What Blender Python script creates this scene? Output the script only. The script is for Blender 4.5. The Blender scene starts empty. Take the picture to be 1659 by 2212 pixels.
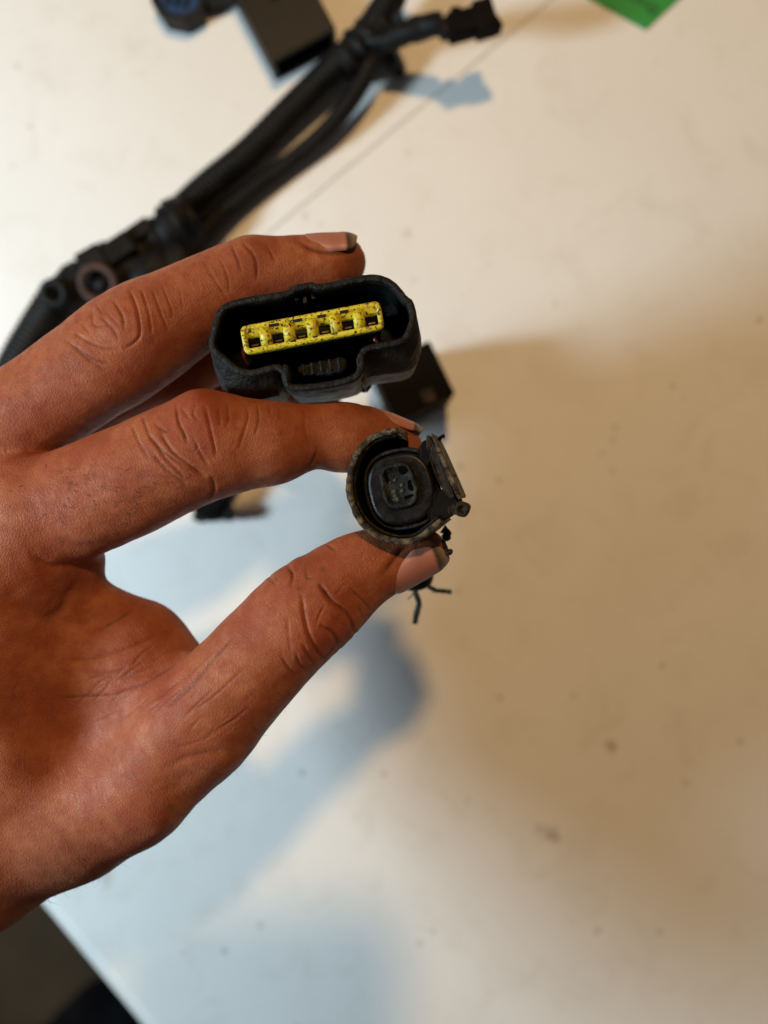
import bpy, bmesh, math, random
import numpy as np
from mathutils import Vector, Matrix, noise
from mathutils.bvhtree import BVHTree
random.seed(7); rng = np.random.default_rng(7)
scene = bpy.context.scene
col = scene.collection

# ------------------------------------------------------------------ camera, world, lights, exposure
H = 0.30                      # camera height above the table top
F = 1597.6                    # focal length in units of the 1659 x 2212 view used for measuring
cam_d = bpy.data.cameras.new('camera'); cam = bpy.data.objects.new('camera', cam_d); col.objects.link(cam)
cam.location = (0, 0, H); cam.rotation_euler = (0, 0, 0)
cam_d.sensor_fit = 'VERTICAL'; cam_d.sensor_height = 36; cam_d.lens = 26
cam_d.clip_start = 0.004; cam_d.clip_end = 50
cam_d.dof.use_dof = True; cam_d.dof.focus_distance = 0.161; cam_d.dof.aperture_fstop = 6.0
scene.camera = cam
scene.render.resolution_x = 768; scene.render.resolution_y = 1024

world = bpy.data.worlds.new('World'); scene.world = world; world.use_nodes = True
world.node_tree.nodes['Background'].inputs['Color'].default_value = (0.95, 0.95, 0.95, 1)
world.node_tree.nodes['Background'].inputs['Strength'].default_value = 0.06

def area(name, loc, target, size, power, color):
    d = bpy.data.lights.new(name, 'AREA'); d.shape = 'DISK'; d.size = size; d.energy = power; d.color = color
    o = bpy.data.objects.new(name, d); col.objects.link(o); o.location = loc
    o.rotation_euler = (Vector(target) - Vector(loc)).to_track_quat('-Z', 'Y').to_euler()
    return o
area('warm_ceiling_lamp', (0.02, 0.44, 0.95), (0, 0.0, 0.05), 0.07, 4.9, (1.0, 0.61, 0.25))
area('cool_window_light', (-0.48, -0.05, 0.32), (0, 0, 0.05), 0.11, 3.25, (0.71, 0.90, 1.0))
vs = scene.view_settings
vs.view_transform = 'Standard'; vs.look = 'None'; vs.gamma = 1; vs.exposure = 0.14

# ------------------------------------------------------------------ helpers
def P(u, v, d):
    return Vector(((u - 829.5) / F * d, (1106 - v) / F * d, H - d))

def tag(o, label, cat, group=None):
    o['label'] = label; o['category'] = cat
    if group: o['group'] = group
    return o

def empty(name, loc, label, cat):
    o = bpy.data.objects.new(name, None); col.objects.link(o); o.location = loc
    o.empty_display_size = 0.01
    bpy.context.view_layer.update()
    return tag(o, label, cat)

def obj(name, verts, faces, mat, parent=None, smooth=True, origin=(0, 0, 0), rot=None, kind=None):
    me = bpy.data.meshes.new(name)
    me.from_pydata([tuple(v) for v in verts], [], [tuple(f) for f in faces]); me.update()
    bm = bmesh.new(); bm.from_mesh(me); bmesh.ops.recalc_face_normals(bm, faces=bm.faces); bm.to_mesh(me); bm.free()
    if smooth:
        me.shade_smooth()
    o = bpy.data.objects.new(name, me); col.objects.link(o)
    if mat: me.materials.append(mat)
    o.location = origin
    if rot: o.rotation_euler = rot
    if parent:
        o.parent = parent
    if kind: o['kind'] = kind
    return o

def bevel(o, w=0.0004, seg=2, ang=35):
    m = o.modifiers.new('bevel', 'BEVEL'); m.width = w; m.segments = seg; m.limit_method = 'ANGLE'; m.angle_limit = math.radians(ang)
    n = o.modifiers.new('wn', 'WEIGHTED_NORMAL'); n.keep_sharp = False
    return o

def box(name, c, s, mat, parent=None, rz=0, rx=0, ry=0, bev=0.0003, taper=1.0):
    x, y, z = [k / 2 for k in s]
    vs_ = [(-x*taper, -y*taper, -z), (x*taper, -y*taper, -z), (x*taper, y*taper, -z), (-x*taper, y*taper, -z), (-x, -y, z), (x, -y, z), (x, y, z), (-x, y, z)]
    R = Matrix.Rotation(rz, 3, 'Z') @ Matrix.Rotation(ry, 3, 'Y') @ Matrix.Rotation(rx, 3, 'X')
    vs_ = [R @ Vector(v) + Vector(c) for v in vs_]
    o = obj(name, vs_, [(0, 3, 2, 1), (4, 5, 6, 7), (0, 1, 5, 4), (1, 2, 6, 5), (2, 3, 7, 6), (3, 0, 4, 7)], mat, parent)
    if bev: bevel(o, bev)
    return o

def catmull(pts, n=6):
    pts = np.array(pts, float); out = []
    for i in range(len(pts) - 1):
        p0 = pts[max(i-1, 0)]; p1 = pts[i]; p2 = pts[i+1]; p3 = pts[min(i+2, len(pts)-1)]
        for k in range(n):
            t = k / n
            out.append(0.5*((2*p1)+(-p0+p2)*t+(2*p0-5*p1+4*p2-p3)*t*t+(-p0+3*p1-3*p2+p3)*t**3))
    out.append(pts[-1]); return np.array(out)

def tube_geo(path, radii, seg=14, cap=True, ridges=0, wob=0.0, squash=1.0):
    """verts, faces of a tube along a path"""
    path = [Vector(p) for p in path]; n = len(path); V = []; Fc = []
    up = Vector((0.13, 0.21, 1)).normalized()
    for i, p in enumerate(path):
        t = (path[min(i+1, n-1)] - path[max(i-1, 0)]).normalized()
        a = t.cross(up)
        if a.length < 1e-4: a = t.cross(Vector((1, 0, 0)))
        a.normalize(); b = a.cross(t).normalized()
        r = radii[i] if hasattr(radii, '__len__') else radii
        if ridges: r = r * (1 + 0.045 * (1 if (i % ridges) < ridges / 2 else -1))
        for k in range(seg):
            w = 2 * math.pi * k / seg
            q = r * (1 + (wob * noise.noise(p * 300 + Vector((k*0.7, 0, 0))) if wob else 0))
            V.append(p + (a * math.cos(w) + b * math.sin(w) * squash) * q)
    for i in range(n - 1):
        for k in range(seg):
            Fc.append((i*seg+k, i*seg+(k+1) % seg, (i+1)*seg+(k+1) % seg, (i+1)*seg+k))
    if cap:
        Fc.append(tuple(range(seg))); Fc.append(tuple(range((n-1)*seg, n*seg)))
    return V, Fc

def rings(ring_list, cap0=True, cap1=True):
    n = len(ring_list[0]); V = []; Fc = []
    for r in ring_list: V += [Vector(p) for p in r]
    for i in range(len(ring_list) - 1):
        for k in range(n):
            Fc.append((i*n+k, i*n+(k+1) % n, (i+1)*n+(k+1) % n, (i+1)*n+k))
    if cap0: Fc.append(tuple(range(n)))
    if cap1: Fc.append(tuple(range((len(ring_list)-1)*n, len(ring_list)*n)))
    return V, Fc

def chaikin(p, it=1, closed=True):
    p = np.array(p, float)
    for _ in range(it):
        if closed:
            q = np.roll(p, -1, axis=0); p = np.stack([0.75*p+0.25*q, 0.25*p+0.75*q], 1).reshape(-1, 2)
        else:
            q = p[1:]; a = p[:-1]; m = np.stack([0.75*a+0.25*q, 0.25*a+0.75*q], 1).reshape(-1, 2)
            p = np.vstack([p[:1], m, p[-1:]])
    return p

def resample(p, n, closed=True):
    p = np.array(p, float)
    if closed: p = np.vstack([p, p[:1]])
    s = np.r_[0, np.cumsum(np.linalg.norm(np.diff(p, axis=0), axis=1))]
    t = np.linspace(0, s[-1], n, endpoint=not closed)
    return np.stack([np.interp(t, s, p[:, 0]), np.interp(t, s, p[:, 1])], 1)

def inset(p, d, closed=True):
    p = np.array(p, float)
    if closed: t = np.roll(p, -1, 0) - np.roll(p, 1, 0)
    else: t = np.gradient(p, axis=0)
    t /= np.linalg.norm(t, axis=1)[:, None] + 1e-12
    nrm = np.stack([-t[:, 1], t[:, 0]], 1)
    if closed:
        A = 0.5*np.sum(p[:, 0]*np.roll(p[:, 1], -1) - np.roll(p[:, 0], -1)*p[:, 1])
        if A < 0: nrm = -nrm
    return p + nrm * d

# ------------------------------------------------------------------ materials
def new_mat(name):
    m = bpy.data.materials.new(name); m.use_nodes = True
    nt = m.node_tree; b = nt.nodes['Principled BSDF']
    return m, nt, b

def nd(nt, t, **kw):
    n = nt.nodes.new(t)
    for k, v in kw.items():
        if k in n.inputs.keys() if hasattr(n.inputs, 'keys') else False: n.inputs[k].default_value = v
        else: setattr(n, k, v)
    return n

def mixrgb(nt, fac, a, b, mode='MIX'):
    n = nt.nodes.new('ShaderNodeMix'); n.data_type = 'RGBA'; n.blend_type = mode
    for i, x in ((0, fac), (6, a), (7, b)):
        if hasattr(x, 'links'): nt.links.new(x, n.inputs[i])
        elif isinstance(x, (int, float)): n.inputs[i].default_value = x
        else: n.inputs[i].default_value = (*x, 1) if len(x) == 3 else x
    return n.outputs[2]

def ramp(nt, src, lo, hi):
    n = nt.nodes.new('ShaderNodeMapRange'); n.clamp = True
    nt.links.new(src, n.inputs[0]); n.inputs[1].default_value = lo; n.inputs[2].default_value = hi
    return n.outputs[0]

def math_n(nt, op, a, b=None):
    n = nt.nodes.new('ShaderNodeMath'); n.operation = op
    for i, x in ((0, a), (1, b)):
        if x is None: continue
        if hasattr(x, 'links'): nt.links.new(x, n.inputs[i])
        else: n.inputs[i].default_value = x
    return n.outputs[0]

def noise_n(nt, scale, detail=3, rough=0.5, vec=None, dist=0):
    n = nt.nodes.new('ShaderNodeTexNoise'); n.inputs['Scale'].default_value = scale
    n.inputs['Detail'].default_value = detail; n.inputs['Roughness'].default_value = rough; n.inputs['Distortion'].default_value = dist
    if vec is None:
        tc = nt.nodes.new('ShaderNodeTexCoord'); vec = tc.outputs['Object']
    nt.links.new(vec, n.inputs['Vector'])
    return n.outputs['Fac']

def bump(nt, b, height, strength, dist):
    n = nt.nodes.new('ShaderNodeBump'); n.inputs['Strength'].default_value = strength; n.inputs['Distance'].default_value = dist
    nt.links.new(height, n.inputs['Height'])
    nt.links.new(n.outputs[0], b.inputs['Normal']); return n

def plastic(name, c1, c2, scale=350, rough=(0.35, 0.6), bmp=0.25, dist=0.0003, lo=0.4, hi=0.7, spec=0.5, dust=None, dust_t=(0.58, 0.7), dust_scale=900):
    m, nt, b = new_mat(name)
    f = noise_n(nt, scale, 5, 0.6)
    c = mixrgb(nt, ramp(nt, f, lo, hi), c1, c2)
    if dust:
        g = noise_n(nt, dust_scale, 4, 0.65)
        c = mixrgb(nt, ramp(nt, g, *dust_t), c, dust)
    nt.links.new(c, b.inputs['Base Color'])
    r = nt.nodes.new('ShaderNodeMapRange'); nt.links.new(f, r.inputs[0]); r.inputs[1].default_value = 0.3; r.inputs[2].default_value = 0.7
    r.inputs[3].default_value = rough[0]; r.inputs[4].default_value = rough[1]
    nt.links.new(r.outputs[0], b.inputs['Roughness'])
    b.inputs['Specular IOR Level'].default_value = spec
    bump(nt, b, noise_n(nt, scale*2.5, 6, 0.65), bmp, dist)
    return m

M = {}
M['shell'] = plastic('black_plastic', (0.0045, 0.004, 0.0038), (0.013, 0.0105, 0.008), 260, (0.32, 0.6), 0.9, 0.0009, dust=(0.038, 0.028, 0.019), dust_t=(0.60, 0.78), dust_scale=420, spec=0.2)
M['black'] = plastic('deep_black_plastic', (0.003, 0.003, 0.003), (0.006, 0.006, 0.006), 300, (0.3, 0.55), 0.3, 0.0003, spec=0.14)
M['conduit'] = plastic('black_conduit', (0.004, 0.004, 0.004), (0.010, 0.009, 0.0075), 120, (0.45, 0.65), 0.4, 0.0005, spec=0.18)
M['tape'] = plastic('black_tape', (0.004, 0.004, 0.0045), (0.010, 0.0095, 0.009), 90, (0.4, 0.65), 0.5, 0.0008, spec=0.15)
M['greyconn'] = plastic('dark_grey_plastic', (0.007, 0.006, 0.005), (0.013, 0.011, 0.009), 60, (0.45, 0.65), 0.2, 0.0003, spec=0.3)
M['rust'] = plastic('rusty_brown', (0.06, 0.021, 0.011), (0.02, 0.009, 0.006), 200, (0.6, 0.8), 0.4, 0.0004)
M['blue'] = plastic('blue_plastic', (0.003, 0.045, 0.13), (0.0015, 0.012, 0.04), 160, (0.3, 0.5), 0.2, 0.0003)
M['seal'] = plastic('red_brown_seal', (0.16, 0.03, 0.014), (0.06, 0.015, 0.009), 500, (0.2, 0.4), 0.3, 0.0002)
M['yellow'] = plastic('yellow_plastic', (0.62, 0.54, 0.030), (0.48, 0.36, 0.014), 420, (0.14, 0.34), 0.6, 0.0004, dust=(0.035, 0.020, 0.008), dust_t=(0.535, 0.59), dust_scale=1500)
M['hole_shade'] = plastic('hole_shade_black', (0.002, 0.002, 0.002), (0.003, 0.003, 0.003), 300, (0.9, 0.95), 0.0, 0.0003, spec=0.0)  # near-black that paints in the shade inside openings
M['plug'] = plastic('worn_plug', (0.004, 0.0035, 0.0035), (0.010, 0.008, 0.008), 420, (0.25, 0.45), 0.45, 0.0003, spec=0.2)
M['crumb'] = plastic('pale_green_corrosion', (0.030, 0.036, 0.026), (0.075, 0.085, 0.065), 900, (0.6, 0.8), 0.8, 0.0004, spec=0.2)
M['cav_shade'] = plastic('cavity_shade_black', (0.0025, 0.0025, 0.0025), (0.005, 0.005, 0.005), 400, (0.3, 0.6), 0.4, 0.0004, spec=0.12)  # darker copy of the shell plastic: cavity shade put into the colour
M['far'] = plastic('matt_black_plastic', (0.005, 0.0045, 0.004), (0.010, 0.008, 0.006), 90, (0.6, 0.75), 0.3, 0.0004, spec=0.04)
M['sleeve'] = plastic('worn_beige_sleeve', (0.020, 0.013, 0.008), (0.20, 0.145, 0.078), 420, (0.5, 0.75), 0.9, 0.0008, spec=0.2, lo=0.38, hi=0.68, dust=(0.016, 0.010, 0.007), dust_t=(0.50, 0.60), dust_scale=560)
M['corroded'] = plastic('corroded_face', (0.0045, 0.004, 0.0035), (0.034, 0.042, 0.028), 330, (0.35, 0.7), 0.9, 0.0006, lo=0.50, hi=0.72, spec=0.15)
M['knob'] = plastic('dirty_brown_plastic', (0.008, 0.005, 0.0035), (0.035, 0.023, 0.012), 600, (0.4, 0.65), 0.8, 0.0006, spec=0.15)
M['wire'] = plastic('grey_green_wire', (0.045, 0.055, 0.045), (0.02, 0.024, 0.02), 900, (0.5, 0.7), 0.4, 0.0002)
M['metal'] = plastic('terminal_metal', (0.07, 0.05, 0.035), (0.03, 0.02, 0.014), 900, (0.25, 0.45), 0.3, 0.0001); M['metal'].node_tree.nodes['Principled BSDF'].inputs['Metallic'].default_value = 0.8
M['phone'] = plastic('phone_glass', (0.012, 0.012, 0.014), (0.016, 0.016, 0.018), 20, (0.15, 0.2), 0.0, 0.0001)
M['floor'] = plastic('floor_brown', (0.16, 0.145, 0.105), (0.10, 0.09, 0.065), 9, (0.6, 0.8), 0.2, 0.002)
M['fabric'] = plastic('navy_fabric', (0.010, 0.011, 0.016), (0.028, 0.030, 0.038), 30, (0.8, 0.95), 0.3, 0.002, spec=0.1)
M['leg'] = plastic('table_leg_grey', (0.3, 0.3, 0.3), (0.25, 0.25, 0.25), 20, (0.4, 0.5), 0.1, 0.0005)
M['ink'] = plastic('dark_green_ink', (0.012, 0.10, 0.022), (0.010, 0.07, 0.016), 200, (0.6, 0.7), 0.05, 0.0001)
M['hair'] = plastic('brown_hair', (0.05, 0.022, 0.012), (0.09, 0.045, 0.025), 500, (0.4, 0.5), 0, 0.0001)

m, nt, b = new_mat('green_card'); M['green'] = m
nt.links.new(mixrgb(nt, noise_n(nt, 900, 3), (0.016, 0.27, 0.045), (0.020, 0.31, 0.055)), b.inputs['Base Color']); b.inputs['Roughness'].default_value = 0.6

# table top: white laminate with faint mottling, a few smudges and specks of grime
m, nt, b = new_mat('white_laminate'); M['table'] = m
g = nt.nodes.new('ShaderNodeNewGeometry'); pos = g.outputs['Position']
c = mixrgb(nt, ramp(nt, noise_n(nt, 14, 5, 0.6, pos), 0.35, 0.75), (0.80, 0.80, 0.79), (0.755, 0.75, 0.735))
c = mixrgb(nt, math_n(nt, 'MULTIPLY', ramp(nt, noise_n(nt, 45, 6, 0.65, pos, 0.8), 0.52, 0.78), 0.42), c, (0.60, 0.56, 0.49))
vor = nt.nodes.new('ShaderNodeTexVoronoi'); vor.inputs['Scale'].default_value = 62; nt.links.new(pos, vor.inputs['Vector'])
speck = math_n(nt, 'SUBTRACT', 1.0, ramp(nt, vor.outputs['Distance'], 0.05, 0.115))
gate = nt.nodes.new('ShaderNodeSeparateColor'); nt.links.new(vor.outputs['Color'], gate.inputs[0])
speck = math_n(nt, 'MULTIPLY', speck, ramp(nt, gate.outputs[0], 0.55, 0.95))
c = mixrgb(nt, math_n(nt, 'MULTIPLY', speck, 0.45), c, (0.30, 0.26, 0.21))
SPOTS = [(1320, 1612, 15, .75), (1192, 1802, 22, .6), (1165, 1790, 14, .35), (660, 466, 7, .5), (692, 484, 6, .4), (65, 272, 6, .45), (880, 505, 14, .3),
         (1328, 925, 9, .5), (1325, 950, 8, .35), (1200, 655, 6, .55), (1452, 835, 6, .6), (1475, 860, 5, .4), (935, 2012, 5, .6), (1300, 980, 8, .3), (640, 1245, 16, .22), (1290, 2010, 8, .5),
         (880, 330, 9, .3), (1640, 690, 8, .5), (1480, 1690, 10, .3), (230, 1895, 20, .3), (1010, 1730, 7, .4), (1150, 1600, 5, .4)]
wn = noise_n(nt, 260, 4, 0.6, pos)
acc = None
for (u, v, r, s) in SPOTS:
    p = P(u, v, H)
    dn = nt.nodes.new('ShaderNodeVectorMath'); dn.operation = 'DISTANCE'; nt.links.new(pos, dn.inputs[0]); dn.inputs[1].default_value = (p.x, p.y, 0)
    rr = r / F * H
    q = math_n(nt, 'ADD', dn.outputs['Value'], math_n(nt, 'MULTIPLY', math_n(nt, 'SUBTRACT', wn, 0.5), rr * 2.2))
    q = nt_q = ramp(nt, q, rr * 1.15, rr * 0.2)
    q = math_n(nt, 'MULTIPLY', q, s)
    acc = q if acc is None else math_n(nt, 'MAXIMUM', acc, q)
c = mixrgb(nt, acc, c, (0.33, 0.28, 0.22))
nt.links.new(c, b.inputs['Base Color'])
b.inputs['Roughness'].default_value = 0.5; b.inputs['Specular IOR Level'].default_value = 0.2
bump(nt, b, noise_n(nt, 220, 4, 0.5, pos), 0.08, 0.0006)

m, nt, b = new_mat('seam_grey'); M['seam'] = m
b.inputs['Base Color'].default_value = (0.30, 0.28, 0.25, 1); b.inputs['Roughness'].default_value = 0.7
nt.links.new(mixrgb(nt, noise_n(nt, 200), (0.66, 0.64, 0.60), (0.58, 0.56, 0.52)), b.inputs['Base Color'])

# skin
def skin_mat():
    m, nt, b = new_mat('skin')
    g = nt.nodes.new('ShaderNodeNewGeometry'); pos = g.outputs['Position']
    def att(n):
        a = nt.nodes.new('ShaderNodeAttribute'); a.attribute_name = n; return a
    al = att('along').outputs['Fac']; ar = att('around').outputs['Fac']
    fl = att('flush').outputs['Fac']; dt = att('dirt_crease_shade').outputs['Fac']
    n1 = noise_n(nt, 95, 4, 0.55, pos); n2 = noise_n(nt, 420, 4, 0.6, pos); n3 = noise_n(nt, 1500, 3, 0.6, pos)
    c = mixrgb(nt, ramp(nt, n1, 0.28, 0.72), (0.365, 0.128, 0.058), (0.220, 0.055, 0.0235))
    c = mixrgb(nt, math_n(nt, 'MULTIPLY', ramp(nt, n2, 0.42, 0.68), 0.65), c, (0.235, 0.050, 0.024))
    c = mixrgb(nt, math_n(nt, 'MULTIPLY', ramp(nt, n3, 0.52, 0.74), 0.22), c, (0.33, 0.12, 0.055))
    c = mixrgb(nt, math_n(nt, 'MULTIPLY', fl, 0.55), c, (0.25, 0.044, 0.024))
    grain = ramp(nt, noise_n(nt, 1700, 5, 0.7, pos), 0.40, 0.60)
    c = mixrgb(nt, math_n(nt, 'MULTIPLY', dt, math_n(nt, 'ADD', 0.6, math_n(nt, 'MULTIPLY', grain, 0.4))), c, (0.050, 0.019, 0.011))
    nt.links.new(c, b.inputs['Base Color'])
    r = nt.nodes.new('ShaderNodeMapRange'); nt.links.new(n2, r.inputs[0]); r.inputs[1].default_value = 0.3; r.inputs[2].default_value = 0.7
    r.inputs[3].default_value = 0.44; r.inputs[4].default_value = 0.62; nt.links.new(r.outputs[0], b.inputs['Roughness'])
    b.inputs['Specular IOR Level'].default_value = 0.14
    b.inputs['Subsurface Weight'].default_value = 0.22
    b.inputs['Subsurface Radius'].default_value = (1.0, 0.32, 0.16)
    b.inputs['Subsurface Scale'].default_value = 0.0022
    # fine cross lines run round each digit, cells like skin texture everywhere
    cmb = nt.nodes.new('ShaderNodeCombineXYZ')
    nt.links.new(math_n(nt, 'MULTIPLY', al, 1.0), cmb.inputs[0]); nt.links.new(math_n(nt, 'MULTIPLY', ar, 0.22), cmb.inputs[1])
    w = noise_n(nt, 1900, 4, 0.6, cmb.outputs[0], 0.6)
    vo = nt.nodes.new('ShaderNodeTexVoronoi'); vo.feature = 'DISTANCE_TO_EDGE'; vo.inputs['Scale'].default_value = 1500
    mp = nt.nodes.new('ShaderNodeVectorMath'); mp.operation = 'MULTIPLY_ADD'
    nzc = nt.nodes.new('ShaderNodeTexNoise'); nzc.inputs['Scale'].default_value = 700; nt.links.new(pos, nzc.inputs['Vector'])
    nt.links.new(nzc.outputs['Color'], mp.inputs[0]); mp.inputs[1].default_value = (0.0007,)*3; nt.links.new(pos, mp.inputs[2]); nt.links.new(mp.outputs[0], vo.inputs['Vector'])
    hgt = math_n(nt, 'ADD', math_n(nt, 'MULTIPLY', w, 1.2), math_n(nt, 'MULTIPLY', ramp(nt, vo.outputs['Distance'], 0.0, 0.25), 0.5))
    hgt = math_n(nt, 'ADD', hgt, math_n(nt, 'MULTIPLY', n2, 0.8))
    bump(nt, b, hgt, 0.38, 0.00026)
    return m
M['skin'] = skin_mat()

def nail_mat():
    m, nt, b = new_mat('fingernail')
    a = nt.nodes.new('ShaderNodeAttribute'); a.attribute_name = 'tipw'
    f = a.outputs['Fac']
    g = nt.nodes.new('ShaderNodeNewGeometry'); nz = noise_n(nt, 900, 4, 0.6, g.outputs['Position'])
    f2 = math_n(nt, 'ADD', f, math_n(nt, 'MULTIPLY', math_n(nt, 'SUBTRACT', nz, 0.5), 0.07))
    c = mixrgb(nt, ramp(nt, f2, 0.02, 0.22), (0.36, 0.165, 0.125), (0.37, 0.155, 0.118))
    c = mixrgb(nt, ramp(nt, f2, 0.80, 0.84), c, (0.075, 0.055, 0.042))
    c = mixrgb(nt, ramp(nt, f2, 0.86, 0.95), c, (0.22, 0.17, 0.12))
    nt.links.new(c, b.inputs['Base Color'])
    b.inputs['Roughness'].default_value = 0.42; b.inputs['Specular IOR Level'].default_value = 0.3
    b.inputs['Subsurface Weight'].default_value = 0.15; b.inputs['Subsurface Radius'].default_value = (1, .4, .25); b.inputs['Subsurface Scale'].default_value = 0.001
    return m
M['nail'] = nail_mat()

# ------------------------------------------------------------------ the table and the floor
def T(u, v, z=0.0):
    p = P(u, v, H); return Vector((p.x, p.y, z))
e0 = T(59.5, 1977); e1 = T(254, 2212)
ed = (e1 - e0).normalized(); en = Vector((-ed.y, ed.x, 0))          # en points into the table
if en.x < 0: en = -en
s0 = T(580, 505); s1 = T(1145, 5); sd = (s1 - s0).normalized()
table = empty('table', (e0 + en * 0.4 + Vector((0, 0, -0.73))), 'white laminate table top with a straight seam and sloping edge strip', 'table')
tl = table.location
sc = 12.0 / 1000
i0 = e0 + en * sc                                                    # inner line of the sloping strip
# the seam runs at right angles to the edge; work in (along edge, into table) coordinates
ka = (s0 - i0).dot(ed)
def E(a, n, z): return i0 + ed * a + en * n + Vector((0, 0, z))
gap = 0.0004
for nm, a0, a1 in (('board', -0.75, ka - gap), ('board', ka + gap, 0.75)):
    V = [E(a0, 0, 0), E(a1, 0, 0), E(a1, 0.8, 0), E(a0, 0.8, 0), E(a0, 0, -0.022), E(a1, 0, -0.022), E(a1, 0.8, -0.022), E(a0, 0.8, -0.022)]
    o = obj(nm, [v - tl for v in V], [(0, 1, 2, 3), (7, 6, 5, 4), (0, 4, 5, 1), (1, 5, 6, 2), (2, 6, 7, 3), (3, 7, 4, 0)], M['table'], table, smooth=False)
    bevel(o, 0.0005, 2)
V = [E(ka - gap, 0.0, -0.0004), E(ka + gap, 0.0, -0.0004), E(ka + gap, .8, -0.0004), E(ka - gap, .8, -0.0004)]
obj('seam_filler', [v - tl for v in V], [(0, 1, 2, 3)], M['seam'], table, smooth=False)
prof = [(0.0, -0.0004), (-0.002, -0.0010), (-0.0095, -0.0080), (-0.0114, -0.0102), (-0.0120, -0.012), (-0.0120, -0.026), (0.0, -0.026)]
V = [E(-0.75, n, z) - tl for n, z in prof] + [E(0.75, n, z) - tl for n, z in prof]
k = len(prof)
obj('edge_strip', V, [(i, (i+1) % k, k+(i+1) % k, k+i) for i in range(k)] + [tuple(range(k)), tuple(range(k, 2*k))], M['table'], table, smooth=False)
for a in (-0.68, 0.68):
    for n in (0.06, 0.74):
        c_ = E(a, n, -0.376)
        box('leg', c_ - tl, (0.05, 0.05, 0.708), M['leg'], table, bev=0.003)
fl = obj('floor', [(-4, -4, -0.73), (4, -4, -0.73), (4, 4, -0.73), (-4, 4, -0.73)], [(0, 1, 2, 3)], M['floor'], smooth=False)
fl['kind'] = 'structure'

# dark fabric heap on the floor past the table edge
bm = bmesh.new(); bmesh.ops.create_icosphere(bm, subdivisions=5, radius=1)
for v in bm.verts:
    q = v.co.copy()
    f = 1 + 0.16 * noise.noise(q * 1.6) + 0.06 * noise.noise(q * 5)
    v.co = Vector((q.x * 0.15, q.y * 0.17, q.z * 0.23)) * f
me = bpy.data.meshes.new('fabric_bundle'); bm.to_mesh(me); bm.free(); me.shade_smooth(); me.materials.append(M['fabric'])
fb = bpy.data.objects.new('fabric_bundle', me); col.objects.link(fb)
zmin = min(v.co.z for v in me.vertices); fb.location = (-0.305, -0.72, -0.735 - zmin)
tag(fb, 'dark navy fabric bundle on the floor beyond the table edge', 'fabric')

# ------------------------------------------------------------------ the hand: implicit surface, meshed by surface nets
def digit(samples, n=3):
    a = catmull(samples, n)
    pts = np.array([P(s[0], s[1], s[2]) for s in a]); rl = a[:, 3] / F * a[:, 2]; re = rl * a[:, 4]
    return pts, rl, re
CH = {}
CH['index'] = digit([(60, 1115, .170, 124, .85), (150, 1090, .168, 122, .84), (262, 1046, .166, 121, .84), (340, 1010, .165, 119, .86), (408, 980, .1645, 117, .88), (470, 962, .1645, 113, .90), (530, 958, .165, 99, .95), (588, 956, .1655, 90, .98),
                     (640, 947, .1665, 76, 1.0), (682, 941, .1675, 70, 1.02), (745, 943, .169, 76, .95), (805, 950, .171, 67, .9), (850, 957, .172, 50, .85), (876, 962, .1725, 38, .8)])
CH['middle'] = digit([(-120, 1020, .180, 118, .85), (0, 935, .178, 112, .86), (120, 854, .176, 108, .86), (195, 800, .175, 112, .88), (240, 772, .1745, 116, .88), (300, 730, .174, 114, .90), (350, 700, .174, 106, .92), (405, 670, .1745, 98, .95), (490, 625, .1755, 90, .97), (545, 602, .176, 85, .98),
                      (600, 593, .1765, 78, 1.0), (655, 584, .177, 73, .98), (705, 574, .1775, 68, .92), (735, 568, .178, 56, .88)])
CH['ring'] = digit([(-100, 1010, .192, 105, .9), (100, 905, .192, 92, .9), (260, 828, .193, 82, .92), (420, 775, .195, 72, .95), (520, 750, .198, 62, 1.0), (600, 770, .204, 56, 1), (640, 830, .208, 48, 1)])
CH['pinky'] = digit([(-90, 1030, .204, 95, .9), (120, 925, .205, 75, .92), (300, 862, .207, 60, .95), (440, 822, .209, 52, 1.0), (540, 820, .213, 46, 1), (590, 860, .218, 40, 1)])
CH['thumb'] = digit([(150, 1775, .178, 122, .75), (240, 1735, .174, 121, .75), (330, 1672, .1705, 115, .80), (430, 1562, .168, 122, .82), (530, 1455, .166, 114, .86), (597, 1382, .165, 110, .88), (645, 1335, .1645, 109, .9),
                     (690, 1300, .1645, 104, .88), (760, 1245, .165, 90, .86), (820, 1215, .1657, 77, .84), (880, 1196, .166, 60, .82), (916, 1189, .166, 48, .78)])
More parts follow.
